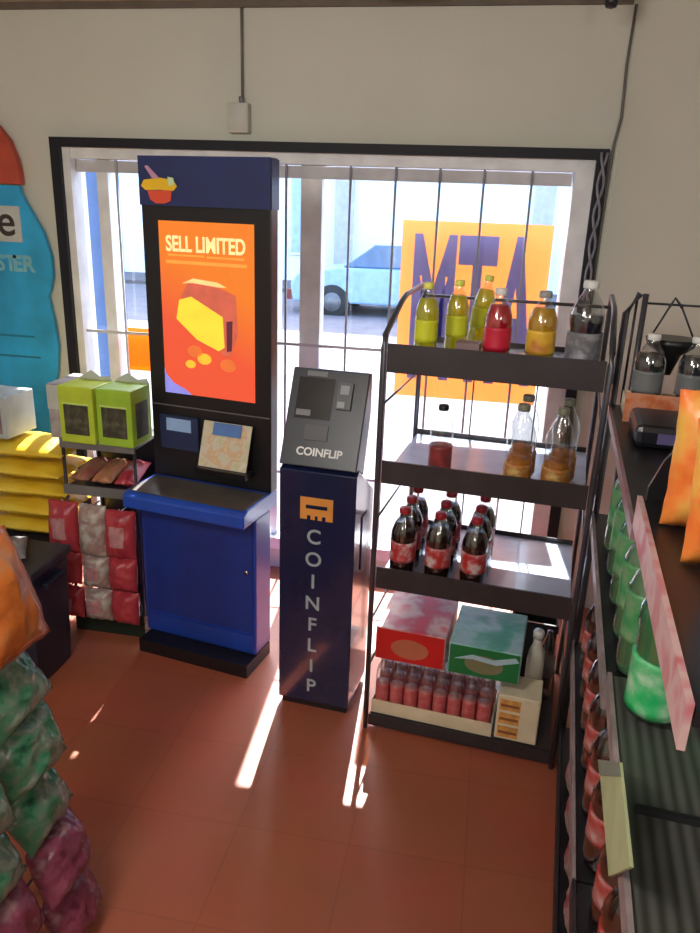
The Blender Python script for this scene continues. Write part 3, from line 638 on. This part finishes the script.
for z, mm, nm, xx in ((.70, GRN, 'green', -.985), (.545, GRN, 'green', -.945), (.39, GRN, 'grey green', -.945), (.24, MAG, 'magenta', -.905), (.09, MAG, 'dark magenta', -.89)):
    for j, (y, w_) in enumerate(((1.27, 'far'), (1.06, 'middle'), (.86, 'near'))):
        nb('%s chip bag, %s column, about %d cm above the floor on the foreground stand' % (nm, w_, round(z*100)), xx+.012*random.uniform(-1, 1), y, z, mm, None, k, (.19, .155, .10), (66+random.uniform(-8, 8), random.uniform(-8, 8), 88+random.uniform(-9, 9)), 'bags on the foreground stand')
        k += 1

# ------------------------------------------------------------------ right gondola
GO, GA = (.227, .666, 0), -5
def gk(x, y, z): return from_local(GO, GA, x, y, z)
gd = thing('gondola_shelving', 'long black store shelving running along the right side', 'shelving', GO, GA)
GD = .42
put('base', MB().box(.02, GD, -.5, 1.56, 0, .09), DARK, gd)
put('back_panel', MB().box(GD+.002, GD+.022, -.5, 1.56, .0, 1.36), mat('charcoal_pegboard', (.035, .035, .033), .6, var=.3), gd)
# slatted shelf deck
m, t, b = principled('ribbed_grey_deck')
tc = t.nodes.new('ShaderNodeTexCoord'); wv = t.nodes.new('ShaderNodeTexWave'); wv.bands_direction = 'X'; wv.inputs['Scale'].default_value = 16; wv.inputs['Distortion'].default_value = 0
t.links.new(tc.outputs['Object'], wv.inputs['Vector'])
rp = t.nodes.new('ShaderNodeValToRGB'); rp.color_ramp.elements[0].color = (.035, .035, .03, 1); rp.color_ramp.elements[1].color = (.085, .085, .075, 1)
t.links.new(wv.outputs['Color'], rp.inputs[0]); t.links.new(rp.outputs[0], b.inputs['Base Color']); b.inputs['Roughness'].default_value = .4
RIB = m
def gshelf(y0, y1, z, rail=DARK, rh=.04, x0=.0, deck=BPL):
    s = put('shelf', MB().box(x0+.006, GD, y0+.003, y1-.003, z-.02, z), deck, gd)
    r_ = put('price_rail', MB().box(x0-.004, x0+.004, y0+.003, y1-.003, z-rh, z+.006), rail, s)
    return s
PINK = mat2('pink_red_strip', [(.45, .03, .07), (.5, .15, .18), (.6, .5, .48), (.5, .10, .13), (.5, .33, .33)], 10, .4, .03)
GREYR = mat('grey_pink_rail', (.28, .22, .23), .4, var=.3, scale=14)
for y0, y1 in ((-.5, 0), (0, .6), (.6, 1.56)):
    gshelf(y0, y1, .12)
    gshelf(y0, y1, .45, GREYR if y0 > .5 else DARK)
for y0, y1 in ((-.5, 0), (0, .6)): gshelf(y0, y1, .95, GREYR, .03, 0, RIB)
for y in (.02, .25): put('deck_divider', MB().box(.02, GD-.01, y, y+.008, .951, .962), BPL, gd)
gshelf(.6, 1.56, .90, GREYR, .03)
gshelf(.0, .6, 1.30, PINK, .05)
gshelf(.6, 1.56, 1.24, mat2('grey_rose_strip', [(.2, .12, .14), (.3, .2, .22), (.3, .06, .1)], 12, .4, .03), .02)
for y in (-.49, .0, .6, 1.56):
    put('upright', MB().box(GD-.0, GD+.03, y-.012, y+.012, 0, 1.56 if y > .5 else 1.4), BLACK, gd)
put('end_frame', MB().tube([(.01, 1.57, .0), (.01, 1.57, 1.50), (.04, 1.57, 1.555)], .010, 8).tube([(.055, 1.57, .9), (.055, 1.57, 1.555)], .008, 8).tube([(.01, 1.57, .02), (GD, 1.57, .02)], .006, 6), POSTM, gd)
put('end_fence', MB().tube([(.06, 1.57, 1.53), (GD+.02, 1.57, 1.53)], .0035, 6).tube([(.035, 1.585, 1.24), (.035, 1.585, 1.555)], .004, 6), BLACK, gd)
# panel dividing the bays
put('bay_divider', MB().prism([(.012, 1.32), (.03, 1.37), (.07, 1.43), (.13, 1.47), (.25, 1.49), (GD, 1.49), (GD, .96), (.20, .96), (.14, 1.20), (.012, 1.225)], .603, .612, 'y'), BPL, gd)
# pale label panel under the middle shelf
pp = thing('shelf_tag_panel', 'pale yellow green card clipped slanting to a shelf edge at lower right', 'label', gk(-.008, 0, 0), GA)
put('panel', MB().prism([(.455, .87), (.254, 1.028), (.061, 1.036), (.178, .899)], -.004, 0, 'x'), mat('pale_yellow_green_card', (.42, .46, .26), .5, var=.12, scale=12), pp)
put('panel_header', MB().prism([(.455, .87), (.254, 1.028), (.222, 1.03), (.41, .875)], -.0055, -.0042, 'x'), mat('grey_green_card', (.2, .24, .2), .5), pp)
# goods on the shelving
for i, (x, y) in enumerate(((.065, .50), (.168, .51), (.075, .385), (.27, .50))):
    if i == 2: continue
    bottle('green', 'green-labelled two litre bottle on the middle right shelf, %s in its row' % {0: 'front', 1: 'second', 3: 'third'}[i], gk(x, y, .951), 'green bottles on the middle shelf')
for i, y in enumerate((.70, .83, .98, 1.13, 1.28)):
    bottle('lemon', 'leafy green bottle on the shelf below the cola tray, %s from the camera' % ORD[i], gk(.065, y, .901), 'leafy green bottles in a row')
for i, y in enumerate((.66, .80, .95, 1.10, 1.25, 1.40)):
    bottle('big', 'cola bottle on the lower right shelf, %s from the camera' % ORD[i], gk(.06, y, .451), 'cola bottles on the lower shelf')
for i, y in enumerate((.50, .38, .26, .12)):
    bottle('big', 'cola bottle beneath the pale label panel, %s from the far end' % ORD[i], gk(.07, y, .451), 'cola bottles under the label panel')
for i, y in enumerate((.62, .78, .94, 1.10, 1.26)):
    bag('pink red packet on the lowest right shelf, %s from the camera' % ORD[i], gk(.055, y, .205), (78, 0, 266), (.14, .16, .07), mat2('pink_packet_film', [(.5, .08, .14), (.2, .03, .05), (.5, .35, .35), (.08, .1, .08)], 22), None, 80+i, 'packets on the lowest right shelf', 'snack_packet', 'snack packet')
for i, y in enumerate((.42, .24, .06)):
    bag('orange and white packet on the lowest right shelf, %s from the far end' % ORD[i], gk(.055, y, .205), (78, 0, 266), (.15, .16, .07), mat2('orange_white_film', [(.5, .2, .04), (.55, .5, .42), (.3, .05, .04)], 22), None, 90+i, 'orange packets on the lowest shelf', 'snack_packet', 'snack packet')
# orange tray with dark bottles at the far top
ot = thing('display_tray', 'orange printed tray of dark bottles on the far top shelf', 'tray', gk(.03, 1.37, 1.241), GA)
g = MB().box(0, .33, 0, .16, 0, .004); g.box(0, .33, .156, .16, 0, .05); g.box(0, .004, 0, .16, 0, .05); g.box(.326, .33, 0, .16, 0, .05)
put('tray', g, CREAM, ot)
put('front_panel', MB().box(-.005, .335, -.005, -.001, 0, .078), mat2('orange_tray_print', [(.48, .09, .03), (.55, .16, .05), (.6, .3, .2), (.45, .04, .04)], 26, .45, .05), ot)
for i in range(3):
    bottle('grey', 'dark bottle with white cap, %s from the left in the orange tray' % ORD[i], gk(.08+.11*i, 1.445, 1.2455), 'dark bottles in the orange tray')
# black box below the tray at the front of the shelf
t = thing('black_pack', 'black shrink-wrapped pack on the far right shelf in front of the orange tray', 'pack', gk(.035, 1.12, 1.241), GA)
put('pack', MB().box(0, .18, 0, .2, 0, .055), mat('black_wrap', (.012, .012, .018), .3, var=.4), t, .015)
put('sticker', MB().box(.05, .09, -.003, -.0005, .015, .04), mat('violet_sticker', (.12, .10, .25), .4), t)
# hanging black scoop
hs = thing('hanging_basket', 'black funnel-shaped basket hanging from the wire above the dark bottles', 'basket', gk(.135, 1.53, 0), GA)
put('bowl', MB().lathe([(.012, 1.345), (.02, 1.37), (.03, 1.40), (.062, 1.425), (.068, 1.445), (.06, 1.445)], 18), BPL, hs)
put('cord', MB().tube([(-.055, 0, 1.445), (-.02, 0, 1.527)], .0028, 6), BLACK, hs)
put('cord', MB().tube([(.055, 0, 1.445), (.012, 0, 1.527)], .0028, 6), BLACK, hs)
put('hook', MB().tube([(-.02, 0, 1.527), (-.006, .02, 1.55), (.012, 0, 1.527)], .004, 6), BLACK, hs)
# bags on the near upper shelf
SHZ = 1.301
bag('bright orange chip bag on the upper right shelf, nearest the divider', gk(.105, .50, SHZ+.105), (82, 0, -6), (.17, .21, .10), ORG2, None, 101, 'bags on the upper right shelf', 'chip_bag', 'chip bag')
bag('orange and yellow chip bag in the middle of the upper right shelf', gk(.12, .383, SHZ+.10), (80, 0, 4), (.18, .20, .10), ORG2, mat2('yellow_patch', [(.8, .5, .06), (.85, .25, .04)], 20), 102, 'bags on the upper right shelf', 'chip_bag', 'chip bag')
bag('light blue chip bag nearest the camera on the upper right shelf', gk(.125, .275, SHZ+.07), (80, 0, -4), (.15, .14, .08), mat2('blue_film', [(.08, .2, .5), (.2, .4, .55), (.35, .5, .5)], 14), None, 103, 'bags on the upper right shelf', 'chip_bag', 'chip bag')
